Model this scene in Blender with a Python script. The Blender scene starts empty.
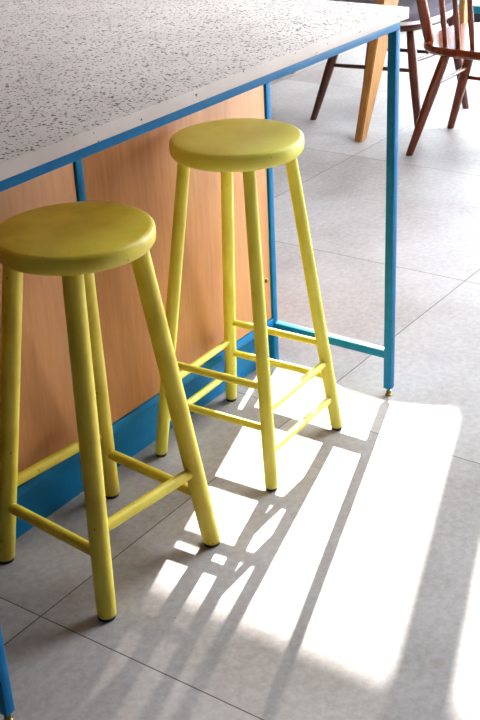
import bpy, bmesh, math, random
from mathutils import Vector, Matrix
C = bpy.context.scene.collection
S = bpy.context.scene
random.seed(7)

# ------------------------------------------------------------------ camera
YAW, PITCH, ROLL = 0.93920258, 0.46933812, -0.04808027
F = Vector((math.sin(YAW)*math.cos(PITCH), math.cos(YAW)*math.cos(PITCH), -math.sin(PITCH)))
R0 = F.cross(Vector((0, 0, 1))).normalized()
U0 = R0.cross(F)
Rt = R0*math.cos(ROLL) + U0*math.sin(ROLL)
Up = -R0*math.sin(ROLL) + U0*math.cos(ROLL)
cam_data = bpy.data.cameras.new('camera')
cam = bpy.data.objects.new('camera', cam_data)
C.objects.link(cam)
M3 = Matrix((Rt, Up, -F)).transposed()
cam.matrix_world = Matrix.Translation((-2.2679, -1.2131, 1.4130)) @ M3.to_4x4()
cam_data.sensor_fit = 'VERTICAL'
cam_data.sensor_height = 36.0
cam_data.lens = 1198.767/720*36.0
cam_data.clip_start = 0.05
S.camera = cam

# ------------------------------------------------------------------ light and exposure
S.view_settings.view_transform = 'Standard'
S.view_settings.look = 'None'
S.view_settings.gamma = 1.0
S.view_settings.use_curve_mapping = False
S.view_settings.exposure = 0.48
SKY = 20.0
SUN = 27.0
world = bpy.data.worlds.new('world')
S.world = world
world.use_nodes = True
bg = world.node_tree.nodes['Background']
bg.inputs['Color'].default_value = (0.82, 0.89, 1.0, 1)
bg.inputs['Strength'].default_value = SKY
TANX = 0.4525                                   # height gained per metre towards +X along a sun ray
sd = bpy.data.lights.new('sun', 'SUN')
sd.energy = SUN
sd.color = (1.0, 0.965, 0.92)
sd.angle = math.radians(0.4)
sun = bpy.data.objects.new('sun', sd)
C.objects.link(sun)
sun.rotation_euler = Vector((-1.0, -0.3356, -TANX)).to_track_quat('-Z', 'Y').to_euler()
sun.location = (9, 3.2, 6)
# daylight portal in the window opening
pd = bpy.data.lights.new('window_daylight', 'AREA')
pd.shape = 'RECTANGLE'
pd.size = 2.75
pd.size_y = 5.6
pd.cycles.is_portal = True
po = bpy.data.objects.new('window_daylight', pd)
C.objects.link(po)
po.location = (4.36, -0.41, 1.375)
po.rotation_euler = Vector((-1, 0, 0)).to_track_quat('-Z', 'Y').to_euler()
pd2 = bpy.data.lights.new('added_rooflight_daylight', 'AREA')  # portal for the added rooflight
pd2.shape = 'RECTANGLE'
pd2.size, pd2.size_y = 1.9, 1.9
pd2.cycles.is_portal = True
po2 = bpy.data.objects.new('added_rooflight_daylight', pd2)
C.objects.link(po2)
po2.location = (1.95, -0.75, 2.86)
# ------------------------------------------------------------------ material helpers
def lin(c):
    return tuple(((v/255)/12.92 if v/255 <= 0.04045 else ((v/255+0.055)/1.055)**2.4) for v in c) + (1.0,)

class NT:
    def __init__(s, name):
        s.m = bpy.data.materials.new(name)
        s.m.use_nodes = True
        s.t = s.m.node_tree
        s.b = s.t.nodes['Principled BSDF']
    def n(s, kind, **kw):
        nd = s.t.nodes.new(kind)
        for k, v in kw.items():
            setattr(nd, k, v)
        return nd
    def l(s, a, b):
        s.t.links.new(a, b)
    def coord(s, scale=(1, 1, 1), loc=(0, 0, 0), rot=(0, 0, 0)):
        tc = s.n('ShaderNodeTexCoord')
        mp = s.n('ShaderNodeMapping')
        mp.inputs['Scale'].default_value = scale
        mp.inputs['Location'].default_value = loc
        mp.inputs['Rotation'].default_value = rot
        s.l(tc.outputs['Object'], mp.inputs['Vector'])
        return mp.outputs['Vector']
    def noise(s, vec, scale, detail=4, rough=0.55):
        nd = s.n('ShaderNodeTexNoise')
        nd.inputs['Scale'].default_value = scale
        nd.inputs['Detail'].default_value = detail
        nd.inputs['Roughness'].default_value = rough
        s.l(vec, nd.inputs['Vector'])
        return nd.outputs['Fac']
    def ramp(s, fac, stops):
        nd = s.n('ShaderNodeValToRGB')
        cr = nd.color_ramp
        while len(cr.elements) < len(stops):
            cr.elements.new(0.5)
        for e, (p, c) in zip(cr.elements, stops):
            e.position = p
            e.color = c if len(c) == 4 else c + (1,)
        s.l(fac, nd.inputs['Fac'])
        return nd.outputs['Color']
    def mix(s, fac, a, b, mode='MIX'):
        nd = s.n('ShaderNodeMix', data_type='RGBA', blend_type=mode)
        for sock, v in ((nd.inputs[0], fac), (nd.inputs[6], a), (nd.inputs[7], b)):
            if hasattr(v, 'is_linked'):
                s.l(v, sock)
            else:
                sock.default_value = v
        return nd.outputs[2]
    def math(s, op, a, b=0.0):
        nd = s.n('ShaderNodeMath', operation=op)
        for sock, v in ((nd.inputs[0], a), (nd.inputs[1], b)):
            if hasattr(v, 'is_linked'):
                s.l(v, sock)
            else:
                sock.default_value = v
        return nd.outputs[0]
    def bump(s, h, strength, dist):
        nd = s.n('ShaderNodeBump')
        nd.inputs['Strength'].default_value = strength
        nd.inputs['Distance'].default_value = dist
        s.l(h, nd.inputs['Height'])
        s.l(nd.outputs['Normal'], s.b.inputs['Normal'])
    def set(s, col=None, rough=None, metal=None, spec=None):
        for nm, v in (('Base Color', col), ('Roughness', rough), ('Metallic', metal), ('Specular IOR Level', spec)):
            if v is None:
                continue
            if hasattr(v, 'is_linked'):
                s.l(v, s.b.inputs[nm])
            else:
                s.b.inputs[nm].default_value = v
        return s.m

BW = ((0, 0, 0, 1), (1, 1, 1, 1))

def mat_plain(name, col, rough=0.6, metal=0.0, var=0.06, scale=18, spec=0.5):
    t = NT(name)
    v = t.coord()
    f = t.noise(v, scale)
    c = lin(col)
    a = tuple(x*(1-var) for x in c[:3]) + (1,)
    b = tuple(min(1, x*(1+var)) for x in c[:3]) + (1,)
    return t.set(t.ramp(f, [(0.3, a), (0.7, b)]), rough, metal, spec)

TX0, TY0, TS = -1.066, 0.152, 0.9
def mat_floor():
    t = NT('concrete_tile')
    v = t.coord()
    sep = t.n('ShaderNodeSeparateXYZ')
    t.l(v, sep.inputs[0])
    masks, ids = [], []
    for ax, o in (('X', TX0), ('Y', TY0)):
        u = t.math('DIVIDE', t.math('SUBTRACT', sep.outputs[ax], o), TS)
        fr = t.math('FRACT', u)
        d = t.math('MINIMUM', fr, t.math('SUBTRACT', 1.0, fr))
        masks.append(t.math('LESS_THAN', d, 0.0012/TS))
        ids.append(t.math('FLOOR', u))
    joint = t.math('MAXIMUM', masks[0], masks[1])
    cmb = t.n('ShaderNodeCombineXYZ')
    t.l(ids[0], cmb.inputs[0]); t.l(ids[1], cmb.inputs[1])
    wn = t.n('ShaderNodeTexWhiteNoise')
    t.l(cmb.outputs[0], wn.inputs['Vector'])
    off = t.n('ShaderNodeVectorMath', operation='MULTIPLY_ADD')
    t.l(wn.outputs['Color'], off.inputs[0])
    off.inputs[1].default_value = (7, 7, 7)
    t.l(v, off.inputs[2])
    big = t.noise(off.outputs[0], 1.9, 5, 0.55)
    fine = t.noise(v, 60, 4, 0.7)
    c = t.ramp(big, [(0.28, lin((126, 115, 108))), (0.5, lin((155, 146, 142))), (0.74, lin((178, 171, 168)))])
    c2 = t.mix(0.18, c, t.ramp(fine, [(0.35, lin((120, 112, 106))), (0.65, lin((205, 200, 196)))]))
    speck = t.n('ShaderNodeTexVoronoi')
    speck.inputs['Scale'].default_value = 9
    t.l(v, speck.inputs['Vector'])
    sp = t.math('LESS_THAN', speck.outputs['Distance'], 0.03)
    c3 = t.mix(sp, c2, lin((120, 112, 105)))
    c4 = t.mix(joint, c3, lin((70, 62, 56)))
    rough = t.ramp(big, [(0.2, (0.46, 0.46, 0.46, 1)), (0.8, (0.52, 0.52, 0.52, 1))])
    t.bump(t.math('SUBTRACT', t.math('MULTIPLY', fine, 0.12), joint), 0.25, 0.002)
    return t.set(c4, rough, 0, 0.22)

def mat_terrazzo():
    t = NT('terrazzo')
    v = t.coord()
    wob = t.n('ShaderNodeTexNoise')
    wob.inputs['Scale'].default_value = 120
    t.l(v, wob.inputs['Vector'])
    ad = t.n('ShaderNodeVectorMath', operation='MULTIPLY_ADD')
    t.l(wob.outputs['Color'], ad.inputs[0]); ad.inputs[1].default_value = (0.006, 0.006, 0.006); t.l(v, ad.inputs[2])
    vec = ad.outputs[0]
    base = t.ramp(t.noise(v, 9, 5), [(0.3, lin((210, 194, 184))), (0.7, lin((223, 208, 198)))])
    col = base
    geo = t.n('ShaderNodeNewGeometry')
    sepn = t.n('ShaderNodeSeparateXYZ')
    t.l(geo.outputs['True Normal'], sepn.inputs[0])
    top = t.math('GREATER_THAN', sepn.outputs['Z'], 0.6)
    face = t.math('MAXIMUM', top, t.math('GREATER_THAN', t.noise(v, 40, 2), 0.66))   # cast edge is nearly plain
    for scale, size, prob, c in ((80, 0.25, 0.26, (112, 98, 90)), (130, 0.30, 0.38, (98, 86, 80)),
                                 (105, 0.25, 0.24, (96, 84, 80)), (200, 0.36, 0.5, (110, 97, 92)),
                                 (90, 0.25, 0.15, (226, 216, 210))):
        vo = t.n('ShaderNodeTexVoronoi')
        vo.inputs['Scale'].default_value = scale
        mp = t.n('ShaderNodeVectorMath', operation='ADD')
        t.l(vec, mp.inputs[0]); mp.inputs[1].default_value = (scale*0.37, scale*0.11, scale*0.23)
        t.l(mp.outputs[0], vo.inputs['Vector'])
        sepc = t.n('ShaderNodeSeparateColor')
        t.l(vo.outputs['Color'], sepc.inputs[0])
        sel = t.math('LESS_THAN', sepc.outputs[0], prob)
        siz = t.math('MULTIPLY', t.math('ADD', sepc.outputs[1], 0.35), size)
        inn = t.math('LESS_THAN', vo.outputs['Distance'], siz)
        k = t.math('MULTIPLY', t.math('MULTIPLY', sel, inn), face)
        col = t.mix(k, col, lin(c))
    return t.set(col, 0.6, 0, 0.12)

def mat_steel():
    t = NT('blue_painted_steel')
    v = t.coord()
    f = t.noise(v, 30, 3)
    c = t.ramp(f, [(0.3, lin((16, 104, 156))), (0.7, lin((20, 116, 168)))])
    return t.set(c, 0.45, 0, 0.12)

def mat_panel():
    t = NT('plywood_panel')
    v = t.coord(scale=(1, 1, 0.07))
    g = t.noise(v, 110, 5, 0.65)
    v2 = t.coord(scale=(1, 1, 0.3), loc=(3, 1, 2))
    w = t.noise(v2, 7, 4, 0.6)
    c = t.ramp(w, [(0.28, lin((178, 115, 62))), (0.52, lin((196, 135, 80))), (0.75, lin((206, 149, 94)))])
    c = t.mix(0.28, c, t.ramp(g, [(0.3, lin((156, 98, 50))), (0.7, lin((214, 160, 106)))]))
    vf = t.coord(scale=(1, 1, 0.16), loc=(1.7, 0, 0.6))
    fl = t.n('ShaderNodeTexVoronoi')
    fl.inputs['Scale'].default_value = 26
    t.l(vf, fl.inputs['Vector'])
    fk = t.math('LESS_THAN', fl.outputs['Distance'], 0.045)
    c = t.mix(fk, c, lin((128, 80, 46)))
    return t.set(c, 0.5, 0, 0.35)

def mat_yellow(name, base, light, dark, stain):
    t = NT(name)
    v = t.coord()
    big = t.noise(v, 9, 5, 0.6)
    c = t.ramp(big, [(0.28, lin(dark)), (0.5, lin(base)), (0.74, lin(light))])
    fine = t.noise(t.coord(scale=(1, 1, 0.35)), 70, 5, 0.7)
    k = t.ramp(fine, [(0.70, BW[0]), (0.78, BW[1])])
    c = t.mix(t.math('MULTIPLY', k, stain), c, lin((150, 122, 40)))
    nick = t.n('ShaderNodeTexVoronoi')
    nick.inputs['Scale'].default_value = 34
    t.l(t.coord(scale=(1, 1, 0.6), loc=(.3, .7, .1)), nick.inputs['Vector'])
    nk = t.math('LESS_THAN', nick.outputs['Distance'], 0.055)
    c = t.mix(t.math('MULTIPLY', nk, stain), c, lin((96, 74, 30)))
    t.bump(fine, 0.12, 0.001)
    return t.set(c, 0.42, 0, 0.45)

def mat_wood(name, dark, mid, light, rough, axis='z', spec=0.5):
    t = NT(name)
    sc = {'z': (1, 1, 0.08), 'x': (0.08, 1, 1), 'y': (1, 0.08, 1)}[axis]
    v = t.coord(scale=sc)
    g = t.noise(v, 60, 6, 0.65)
    c = t.ramp(g, [(0.3, lin(dark)), (0.5, lin(mid)), (0.72, lin(light))])
    return t.set(c, rough, 0, spec)

def mat_glass(name, col):
    t = NT(name)
    t.t.nodes.remove(t.b)
    tr = t.n('ShaderNodeBsdfTransparent')
    tr.inputs['Color'].default_value = col
    gl = t.n('ShaderNodeBsdfGlossy')
    gl.inputs['Roughness'].default_value = 0.02
    mx = t.n('ShaderNodeMixShader')
    mx.inputs[0].default_value = 0.06
    t.l(tr.outputs[0], mx.inputs[1]); t.l(gl.outputs[0], mx.inputs[2])
    t.l(mx.outputs[0], t.t.nodes['Material Output'].inputs['Surface'])
    return t.m

MAT = dict(
    floor=mat_floor(), terrazzo=mat_terrazzo(), steel=mat_steel(), panel=mat_panel(),
    yellow_pale=mat_yellow('pale_yellow_paint', (230, 220, 88), (236, 228, 108), (220, 207, 66), 0.35),
    yellow_worn=mat_yellow('worn_yellow_paint', (218, 196, 60), (227, 209, 80), (198, 172, 38), 0.75),
    rubber=mat_plain('dark_foot_pad', (46, 38, 30), 0.8),
    zinc=mat_plain('zinc_metal', (128, 118, 72), 0.32, 1.0),
    walnut=mat_wood('red_brown_lacquered_wood', (84, 34, 16), (114, 50, 24), (138, 66, 32), 0.16),
    darkwood=mat_wood('dark_stained_wood', (58, 28, 22), (78, 38, 28), (98, 50, 34), 0.3),
    oak=mat_wood('oak_wood', (142, 92, 38), (166, 112, 50), (184, 130, 66), 0.5),
    cushion=mat_plain('grey_upholstery', (84, 74, 84), 0.85, 0, 0.15, 120, 0.3),
    piping=mat_plain('pale_upholstery_piping', (214, 206, 204), 0.7),
    aqua=mat_plain('aqua_glaze', (150, 196, 188), 0.35),
    soil=mat_plain('dark_soil', (50, 42, 36), 0.95, 0, 0.3, 60),
    mat=mat_plain('black_coir', (20, 19, 20), 1.0, 0, 0.3, 200, 0.0),
    teal=mat_plain('teal_painted_frame', (30, 130, 148), 0.4),
    timber=mat_plain('brown_wall', (44, 28, 18), 0.7, 0, 0.05, 4, 0.3),
    plaster=mat_plain('matte_wall_paint', (120, 112, 104), 0.9, 0, 0.03, 4, 0.2),
    white=mat_plain('white_ceiling_paint', (140, 130, 120), 0.9, 0, 0.02, 4, 0.2),
    render=mat_plain('white_sun_block', (215, 215, 212), 0.95, 0, 0.05, 3, 0.2),
    paving=mat_plain('pale_paving', (190, 186, 180), 0.9, 0, 0.1, 5, 0.2),
    glass=mat_glass('window_glass', (0.97, 0.985, 0.98, 1)), sun_filter=mat_glass('sun_filter_glass', (0.24, 0.232, 0.222, 1)), dark=mat_plain('shadow_gap_black', (28, 24, 22), 0.9),
)

# ------------------------------------------------------------------ mesh helpers
def add_box(bm, a, b, bev=0.0):
    x0, y0, z0 = (min(p, q) for p, q in zip(a, b))
    x1, y1, z1 = (max(p, q) for p, q in zip(a, b))
    v = [bm.verts.new(p) for p in ((x0, y0, z0), (x1, y0, z0), (x1, y1, z0), (x0, y1, z0),
                                   (x0, y0, z1), (x1, y0, z1), (x1, y1, z1), (x0, y1, z1))]
    fs = [bm.faces.new([v[i] for i in q]) for q in ((3, 2, 1, 0), (4, 5, 6, 7), (0, 1, 5, 4), (1, 2, 6, 5), (2, 3, 7, 6), (3, 0, 4, 7))]
    if bev:
        ed = list({e for f in fs for e in f.edges})
        bmesh.ops.bevel(bm, geom=ed, offset=bev, segments=2, profile=0.5, affect='EDGES')

def add_rings(bm, rings, caps=True):
    prev = None
    first = last = None
    for ring in rings:
        vs = [bm.verts.new(p) for p in ring]
        if prev:
            n = len(vs)
            for i in range(n):
                bm.faces.new((prev[i], prev[(i+1) % n], vs[(i+1) % n], vs[i]))
        else:
            first = vs
        prev = vs
    last = prev
    if caps:
        bm.faces.new(list(reversed(first)))
        bm.faces.new(last)

def circle(c, r, ax, ay, n):
    return [c + ax*(r*math.cos(2*math.pi*i/n)) + ay*(r*math.sin(2*math.pi*i/n)) for i in range(n)]

def add_rod(bm, pts, radii, n=16):
    pts = [Vector(p) for p in pts]
    rings = []
    d0 = (pts[-1]-pts[0]).normalized()
    ref = Vector((0, 0, 1)) if abs(d0.z) < 0.9 else Vector((1, 0, 0))
    ax = d0.cross(ref).normalized()
    for i, (p, r) in enumerate(zip(pts, radii)):
        d = (pts[min(i+1, len(pts)-1)] - pts[max(i-1, 0)]).normalized()
        a = (ax - d*ax.dot(d)).normalized()
        rings.append(circle(p, r, a, d.cross(a), n))
    add_rings(bm, rings)

def add_leg(bm, foot, top, stations, n=24):
    """round leg cut level with the floor; stations = (fraction, radius)"""
    foot, top = Vector(foot), Vector(top)
    add_rings(bm, [circle(foot.lerp(top, f), r, Vector((1, 0, 0)), Vector((0, 1, 0)), n) for f, r in stations])

def add_lathe(bm, prof, c=(0, 0), n=64):
    rings = [[Vector((c[0]+r*math.cos(2*math.pi*i/n), c[1]+r*math.sin(2*math.pi*i/n), z)) for i in range(n)] for r, z in prof]
    add_rings(bm, rings)

def make(name, bm, mat, parent=None, smooth=True):
    bmesh.ops.recalc_face_normals(bm, faces=bm.faces)
    me = bpy.data.meshes.new(name)
    bm.to_mesh(me)
    bm.free()
    me.materials.append(MAT[mat])
    if smooth:
        me.polygons.foreach_set('use_smooth', [True]*len(me.polygons))
        me.set_sharp_from_angle(angle=math.radians(38))
    o = bpy.data.objects.new(name, me)
    C.objects.link(o)
    if parent:
        o.parent = parent
    return o

def box_obj(name, a, b, mat, parent=None, bev=0.0015):
    bm = bmesh.new()
    add_box(bm, a, b, bev)
    return make(name, bm, mat, parent)

def struct(o):
    o['kind'] = 'structure'
    return o

def tag(o, label, cat, group=None):
    o['label'] = label
    o['category'] = cat
    if group:
        o['group'] = group
    return o

def thing(name, label, cat, loc=(0, 0, 0), rz=0.0, group=None):
    o = bpy.data.objects.new(name, None)
    o.empty_display_size = 0.1
    C.objects.link(o)
    o.location = loc
    o.rotation_euler = (0, 0, rz)
    return tag(o, label, cat, group)

# ------------------------------------------------------------------ the room
X0, X1, Y0, Y1, ZC = -3.4, 4.25, -3.4, 3.8, 2.75
struct(box_obj('floor', (X0-0.15, Y0-0.15, -0.12), (X1+0.15, Y1+0.15, 0), 'floor', bev=0))
RX0, RX1, RY0, RY1 = 1.0, 2.9, -1.7, 0.2          # added unseen rooflight, lets extra daylight onto worktop and floor
bm = bmesh.new()
add_box(bm, (X0-0.15, Y0-0.15, ZC), (RX0, Y1+0.15, ZC+0.15))
add_box(bm, (RX1, Y0-0.15, ZC), (X1+0.15, Y1+0.15, ZC+0.15))
add_box(bm, (RX0, Y0-0.15, ZC), (RX1, RY0, ZC+0.15))
add_box(bm, (RX0, RY1, ZC), (RX1, Y1+0.15, ZC+0.15))
struct(make('ceiling', bm, 'white', smooth=False))
bm = bmesh.new()
for y in (RY0, (RY0+RY1)/2-0.03, RY1-0.06):
    add_box(bm, (RX0, y, ZC+0.15), (RX1, y+0.06, ZC+0.21))
for x in (RX0, RX1-0.06):
    add_box(bm, (x, RY0+0.001, ZC+0.151), (x+0.06, RY1-0.001, ZC+0.209))
rl = struct(make('added_rooflight', bm, 'teal', smooth=False))
box_obj('pane', (RX0+0.05, RY0+0.05, ZC+0.175), (RX1-0.05, RY1-0.05, ZC+0.181), 'glass', rl, bev=0)
struct(box_obj('wall_left', (X0-0.15, Y0-0.15, 0), (X0, Y1+0.15, ZC), 'timber', bev=0))
struct(box_obj('wall_front', (X0, Y0-0.15, 0), (X1, Y0, ZC), 'timber', bev=0))
struct(box_obj('wall_back', (X0, Y1, 0), (X1, Y1+0.15, ZC), 'plaster', bev=0))
WY0, WY1, WZ = -3.2, 2.38, ZC
bm = bmesh.new()
add_box(bm, (X1, Y0-0.15, 0), (X1+0.15, WY0, ZC))
add_box(bm, (X1, WY1, 0), (X1+0.15, Y1+0.15, ZC))
struct(make('wall_right', bm, 'plaster', smooth=False))
# teal steel glazing with a double stile where the two door leaves meet
HEAD = (X1+0.028+0.875)*TANX
win = bpy.data.objects.new('window_1', None)
C.objects.link(win)
win.location = (X1, 0, 0)
win['kind'] = 'structure'
bm = bmesh.new()
add_box(bm, (0, WY0, 0.01), (0.05, WY1, 0.055))
add_box(bm, (0.018, WY0, HEAD), (0.032, WY1, HEAD+0.006))
add_box(bm, (0, WY0, WZ-0.02), (0.05, WY1, WZ))
bars = [(WY0, WY0+0.06), (-2.1, -2.04), (-1.02, -0.96), (0.06, 0.12), (1.14, 1.25), (1.875, 1.925), (WY1-0.06, WY1)]
for a, b in bars:
    add_box(bm, (0.001, a, 0.054), (0.049, b, WZ-0.019))
make('window_frame', bm, 'teal', win, smooth=False)
for (a, b), (c, d) in zip(bars[:-1], bars[1:]):
    box_obj('pane', (0.022, b, 0.055), (0.028, c, HEAD), 'glass', win, bev=0)
    box_obj('added_sun_filter', (0.022, b, HEAD+0.006), (0.028, c, WZ-0.02), 'sun_filter', win, bev=0)['label'] = 'added upper pane that dims the sun'  # added out of view, weakens the sun beyond the bright floor patch
# outside: paved yard and an added, unseen wall shaped to block the low sun
struct(box_obj('ground', (X1+0.15, -9, -0.12), (7.6, 11, -0.02), 'paving', bev=0))
struct(box_obj('added_sun_block_wall', (7.5, -1.4, -0.02), (7.75, 11, (7.5+0.02)*TANX), 'render', bev=0))

# ------------------------------------------------------------------ kitchen island
H, T, W = 0.92, 0.0236, 0.0196
D, L, OV, EX = 0.335, 1.3035, 0.0104, 0.0186
LB, RT = 0.0199, 0.1339
BACK = 0.98
wt = box_obj('worktop', (-L-EX, -OV, H-T), (W+EX, BACK+0.02, H), 'terrazzo', bev=0.0012)
tag(wt, 'pale speckled terrazzo worktop on the blue steel island frame', 'worktop')
isl = thing('kitchen_island', 'kitchen island with blue steel frame and plywood panels under the terrazzo top', 'kitchen island')
UZ = H-T
def steel(name, a, b):
    return box_obj(name, a, b, 'steel', isl, 0.0012)
steel('top_rail', (-L, 0, UZ-W), (W, W, UZ))
steel('top_rail', (-L, BACK-W, UZ-W), (W, BACK, UZ))
steel('top_rail', (0, W, UZ-W), (W, BACK-W, UZ))
steel('top_rail', (-L, W, UZ-W), (-L+W, BACK-W, UZ))
def frame_leg(x, y, z0, z1, foot=True):
    lg = steel('leg', (x, y, z0), (x+W, y+W, z1))
    if foot:
        bm = bmesh.new()
        add_lathe(bm, [(0.0032, z0+0.004), (0.0032, 0.0135), (0.0058, 0.0130), (0.0066, 0.0100), (0.0066, 0.0072), (0.0058, 0.0050), (0.0085, 0.0030), (0.0085, 0.0)], (x+W/2, y+W/2), 20)
        make('levelling_foot', bm, 'zinc', lg)
    return lg
frame_leg(0, 0, LB, UZ-W)
frame_leg(-L, 0, LB, UZ-W)
SZ = 0.1215
steel('stretcher', (0.0, W, SZ-W), (W, D, SZ))
steel('stretcher', (-L, W, SZ-W), (-L+W, D, SZ))
# cabinet frame under the worktop
PX = -0.652
for x in (0.0, PX, -L):
    lg = steel('post', (x, D, 0.0 if x != PX else RT), (x+W, D+W, UZ))
steel('post', (0.0, BACK-W, 0.0), (W, BACK, UZ-W))
steel('post', (-L, BACK-W, 0.0), (-L+W, BACK, UZ-W))
steel('bottom_rail', (-L+W, D, RT-W), (0.0, D+W, RT))
steel('bottom_rail', (0.0, D+W, RT-W), (W, BACK-W, RT))
steel('bottom_rail', (-L, D+W, RT-W), (-L+W, BACK-W, RT))
steel('plinth', (-L+W, D+0.031, 0.0), (-0.004, D+0.049, RT-W))
for a, b in ((PX+W, 0.0), (-L+W, PX)):
    pn = box_obj('panel', (a+0.001, D+0.003, RT+0.0025), (b-0.004, D+0.0175, UZ-0.002), 'panel', isl, 0.001)
    if b == 0.0:
        bm = bmesh.new()
        add_rod(bm, [(-0.022, D+0.0035, 0.245), (-0.022, D+0.001, 0.245), (-0.022, D-0.0008, 0.245)], [0.0055, 0.0055, 0.003], 16)
        make('screw', bm, 'zinc', pn)
box_obj('shadow_gap', (-L+W, D+0.018, RT), (0.0, D+0.0195, UZ), 'dark', isl, 0)  # black sheet behind the panels, colours in the shade of their gaps
box_obj('end_panel', (0.003, D+W, RT), (0.017, BACK-W, UZ-W), 'panel', isl, 0.001)
box_obj('end_panel', (-L+0.003, D+W, RT), (-L+0.017, BACK-W, UZ-W), 'panel', isl, 0.001)
box_obj('back_panel', (-L+W, BACK-0.017, RT), (0.0, BACK-0.003, UZ-W), 'panel', isl, 0.001)

# ------------------------------------------------------------------ yellow stools
SG = dict(bl=(-1, 1), br=(1, 1), fl=(-1, -1), fr=(1, -1))
def stool(label, loc, rot, h, fh, th, R, mat, lr_top, lr_foot, rung_r, rungs):
    t = thing('bar_stool', label, 'stool', (loc[0], loc[1], 0), rot, 'yellow bar stools')
    TH = 0.036
    bm = bmesh.new()
    prof = [(R*0.3, h-TH), (R-0.012, h-TH), (R-0.005, h-TH+0.003), (R-0.001, h-TH+0.009), (R, h-0.018)]
    for i in range(1, 7):
        a = i/6*math.pi/2
        prof.append((R-0.010+0.010*math.cos(a), h-0.010+0.010*math.sin(a)))
    prof += [(R*0.7, h-0.0006), (R*0.3, h-0.0014), (0.004, h-0.0016)]
    add_lathe(bm, prof, n=72)
    make('seat', bm, mat, t)
    foot = {k: Vector((s[0]*fh, s[1]*fh, 0.0065)) for k, s in SG.items()}
    top = {k: Vector((s[0]*th, s[1]*th, h-TH+0.004)) for k, s in SG.items()}
    for k in SG:
        bm = bmesh.new()
        add_leg(bm, foot[k], top[k], [(0, lr_foot-0.0015), (0.004, lr_foot), (0.15, lr_foot+0.0004), (0.5, (lr_top+lr_foot)/2+0.0006), (1, lr_top)])
        lg = make('leg', bm, mat, t)
        bm = bmesh.new()
        f = foot[k]
        add_rings(bm, [circle(Vector((f.x, f.y, z)), r, Vector((1, 0, 0)), Vector((0, 1, 0)), 20) for z, r in ((0, lr_foot-0.002), (0.007, lr_foot-0.0012))])
        make('foot_pad', bm, 'rubber', lg)
    def at(k, z):
        f = (z-foot[k].z)/(top[k].z-foot[k].z)
        return foot[k].lerp(top[k], f)
    for a, b, z in rungs:
        p, q = at(a, z), at(b, z)
        bm = bmesh.new()
        add_rod(bm, [p, p.lerp(q, 0.12), p.lerp(q, 0.5), p.lerp(q, 0.88), q], [rung_r*0.88, rung_r*0.97, rung_r, rung_r*0.97, rung_r*0.88], 16)
        make('rung', bm, mat, t)
    return t
stool('pale yellow bar stool with paired rungs, nearer the corner leg of the island',
      (-0.3461, 0.1750), 0.042, 0.720, 0.1463, 0.0768, 0.1375, 'yellow_pale', 0.0132, 0.0139, 0.0083,
      [('bl', 'fl', 0.138), ('bl', 'fl', 0.230), ('br', 'fr', 0.140), ('br', 'fr', 0.225),
       ('fl', 'fr', 0.084), ('fl', 'fr', 0.177), ('bl', 'br', 0.084), ('bl', 'br', 0.174)])
stool('worn deep yellow bar stool with thick legs and single rungs, at the left edge',
      (-0.8429, 0.1750), -0.100, 0.688, 0.1450, 0.0760, 0.1432, 'yellow_worn', 0.0186, 0.0182, 0.0115,
      [('bl', 'fl', 0.128), ('br', 'fr', 0.118), ('fl', 'fr', 0.174), ('bl', 'br', 0.172)])

# ------------------------------------------------------------------ dining furniture beyond the island
def d_seat(bm, sx, sy, z0, z1, back=-1):
    """rounded seat outline, fuller at the front"""
    def outline(k, z):
        pts = []
        for i in range(48):
            a = 2*math.pi*i/48
            ca, sa = math.cos(a), math.sin(a)
            e = 2/3.2
            x = abs(ca)**e*math.copysign(1, ca)*sx*k
            y = abs(sa)**e*math.copysign(1, sa)*sy*k*(1.0+0.06*x*-back/sx)
            pts.append(Vector((x, y, z)))
        return pts
    add_rings(bm, [outline(0.88, z0), outline(0.96, z0+0.006), outline(1.0, z0+0.016), outline(1.0, z1-0.008), outline(0.975, z1), outline(0.6, z1-0.004), outline(0.2, z1-0.007)])

# spindle-back chair facing away from the island
cB = thing('spindle_back_chair', 'red-brown spindle-back wooden chair with a glossy seat at the right edge', 'chair', (1.92, 0.595, 0))
bm = bmesh.new()
d_seat(bm, 0.245, 0.245, 0.405, 0.442)
bmesh.ops.translate(bm, verts=bm.verts, vec=(-0.035, 0, 0))
make('seat', bm, 'walnut', cB)
def cleg(parent, mat, foot, top, r0, r1):
    bm = bmesh.new()
    add_leg(bm, foot, top, [(0, r0), (0.02, r0+0.001), (0.55, r1+0.002), (0.8, r1+0.001), (1, r1-0.002)], 16)
    return make('leg', bm, mat, parent)
B = {}
for k, f, tp in (('bl', (-0.18, 0.27), (-0.10, 0.155)), ('fl', (0.22, 0.292), (0.15, 0.165)),
                 ('br', (-0.18, -0.27), (-0.10, -0.155)), ('fr', (0.22, -0.292), (0.15, -0.165))):
    a, b = Vector((f[0], f[1], 0)), Vector((tp[0], tp[1], 0.415))
    B[k] = (a, b)
    cleg(cB, 'walnut', a, b, 0.0135, 0.0185)
def rail(parent, mat, legs, a, za, b, zb, r=0.009):
    def at(k, z):
        f, t = legs[k]
        return f.lerp(t, z/t.z)
    p, q = at(a, za), at(b, zb)
    bm = bmesh.new()
    add_rod(bm, [p, p.lerp(q, 0.5), q], [r*0.85, r, r*0.85], 12)
    make('stretcher', bm, mat, parent)
rail(cB, 'walnut', B, 'bl', 0.27, 'fl', 0.265)
rail(cB, 'walnut', B, 'br', 0.27, 'fr', 0.265)
rail(cB, 'walnut', B, 'fl', 0.225, 'fr', 0.225)
BT = 0.70
def back_x(y):
    return -0.245 + 0.06*(y/0.2)**2
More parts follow.
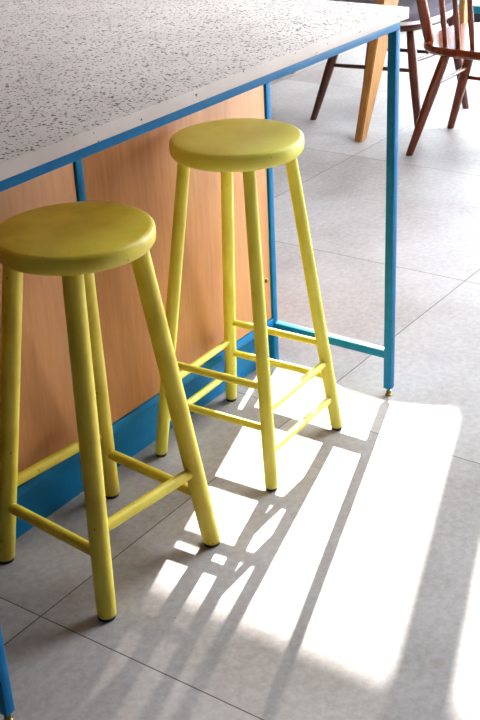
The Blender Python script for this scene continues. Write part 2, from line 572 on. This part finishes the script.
for y in (0.200, -0.200):
    bm = bmesh.new()
    b0 = Vector((back_x(y)+0.015, y, 0.428)); b1 = Vector((back_x(y)-0.075, y*1.10, BT))
    add_rod(bm, [b0, b0.lerp(b1, 0.4), b1], [0.0185, 0.020, 0.017], 14)
    make('back_post', bm, 'walnut', cB)
for y in (0.115, 0.0575, 0.0, -0.0575, -0.115):
    bm = bmesh.new()
    b0 = Vector((back_x(y)+0.01, y, 0.432)); b1 = Vector((back_x(y)-0.05, y*1.04, BT))
    add_rod(bm, [b0, b0.lerp(b1, 0.35), b1], [0.0085, 0.0105, 0.0085], 12)
    make('spindle', bm, 'walnut', cB)
bm = bmesh.new()
rings = []
for i in range(15):
    y = -0.215 + 0.43*i/14
    x = back_x(y)-0.06
    rings.append([Vector((x-0.011, y, BT-0.02)), Vector((x+0.011, y, BT-0.02)), Vector((x+0.008, y, BT+0.038)), Vector((x-0.014, y, BT+0.038))])
add_rings(bm, rings)
make('crest_rail', bm, 'walnut', cB)

# low chair with padded seat, pushed under the table
cA = thing('padded_dining_chair', 'dark wooden chair with a grey padded seat pushed under the oak table', 'chair', (2.22, 1.215, 0))
A = {}
for k, f, tp in (('br', (-0.20, -0.245), (-0.11, -0.15)), ('bl', (-0.22, 0.245), (-0.12, 0.15)),
                 ('fr', (0.22, -0.255), (0.165, -0.195)), ('fl', (0.22, 0.245), (0.15, 0.15))):
    a, b = Vector((f[0], f[1], 0)), Vector((tp[0], tp[1], 0.40))
    A[k] = (a, b)
    cleg(cA, 'darkwood', a, b, 0.0135, 0.0185)
rail(cA, 'darkwood', A, 'br', 0.235, 'bl', 0.225)
rail(cA, 'darkwood', A, 'fr', 0.235, 'fl', 0.225)
rail(cA, 'darkwood', A, 'br', 0.27, 'fr', 0.27)
rail(cA, 'darkwood', A, 'bl', 0.27, 'fl', 0.27)
bm = bmesh.new()
d_seat(bm, 0.216, 0.224, 0.388, 0.419)
make('seat', bm, 'darkwood', cA)
bm = bmesh.new()
d_seat(bm, 0.220, 0.228, 0.4185, 0.462)
cu = make('seat_pad', bm, 'cushion', cA)
bm = bmesh.new()
d_seat(bm, 0.2235, 0.2315, 0.4185, 0.4285)
make('piping', bm, 'piping', cu)['label'] = 'pale piping'
for y in (0.14, 0.0, -0.14):
    bm = bmesh.new()
    add_rod(bm, [(0.18, y, 0.41), (0.215, y, 0.62)], [0.011, 0.010], 12)
    make('back_spindle', bm, 'darkwood', cA)
box_obj('back_rail', (0.20, -0.19, 0.60), (0.225, 0.19, 0.655), 'darkwood', cA, 0.006)

# oak table
tb = thing('oak_table', 'oak table on tapered legs behind the island', 'table', (2.25, 1.5, 0))
box_obj('table_top', (-0.55, -0.52, 0.715), (0.55, 0.60, 0.745), 'oak', tb, 0.004)
def oak_leg(foot, top, w0, w1, d0, d1):
    bm = bmesh.new()
    foot, top = Vector(foot), Vector(top)
    rings = []
    for f in (0, 1):
        c = foot.lerp(top, f); w = (w0+(w1-w0)*f)/2; d = (d0+(d1-d0)*f)/2
        rings.append([c+Vector((-w, -d, 0)), c+Vector((w, -d, 0)), c+Vector((w, d, 0)), c+Vector((-w, d, 0))])
    add_rings(bm, rings)
    bmesh.ops.bevel(bm, geom=list(bm.edges), offset=0.004, segments=2, affect='EDGES')
    return make('table_leg', bm, 'oak', tb)
oak_leg((-0.435, -0.375, 0), (-0.22, -0.415, 0.715), 0.045, 0.165, 0.032, 0.042)
oak_leg((0.36, -0.43, 0), (0.375, -0.425, 0.715), 0.028, 0.062, 0.02, 0.03)
oak_leg((-0.43, 0.48, 0), (-0.30, 0.45, 0.715), 0.042, 0.115, 0.032, 0.042)
oak_leg((0.40, 0.48, 0), (0.375, 0.45, 0.715), 0.028, 0.062, 0.02, 0.03)

# aqua pot and doormat by the glazing
pot = thing('plant_pot', 'pale aqua round pot on the floor behind the dark chair', 'pot', (3.84, 1.97, 0))
bm = bmesh.new()
add_lathe(bm, [(0.05, 0), (0.085, 0), (0.1, 0.015), (0.125, 0.09), (0.13, 0.15), (0.124, 0.20), (0.126, 0.215), (0.117, 0.218), (0.112, 0.195), (0.04, 0.194)], n=40)
make('pot_body', bm, 'aqua', pot)
bm = bmesh.new()
add_lathe(bm, [(0.111, 0.192), (0.111, 0.199), (0.02, 0.204)], n=32)
make('soil', bm, 'soil', pot)
dm = box_obj('doormat', (3.99, 1.05, 0.0), (4.235, 2.35, 0.016), 'mat', bev=0.004)
tag(dm, 'black doormat on the floor along the teal window frame', 'doormat')
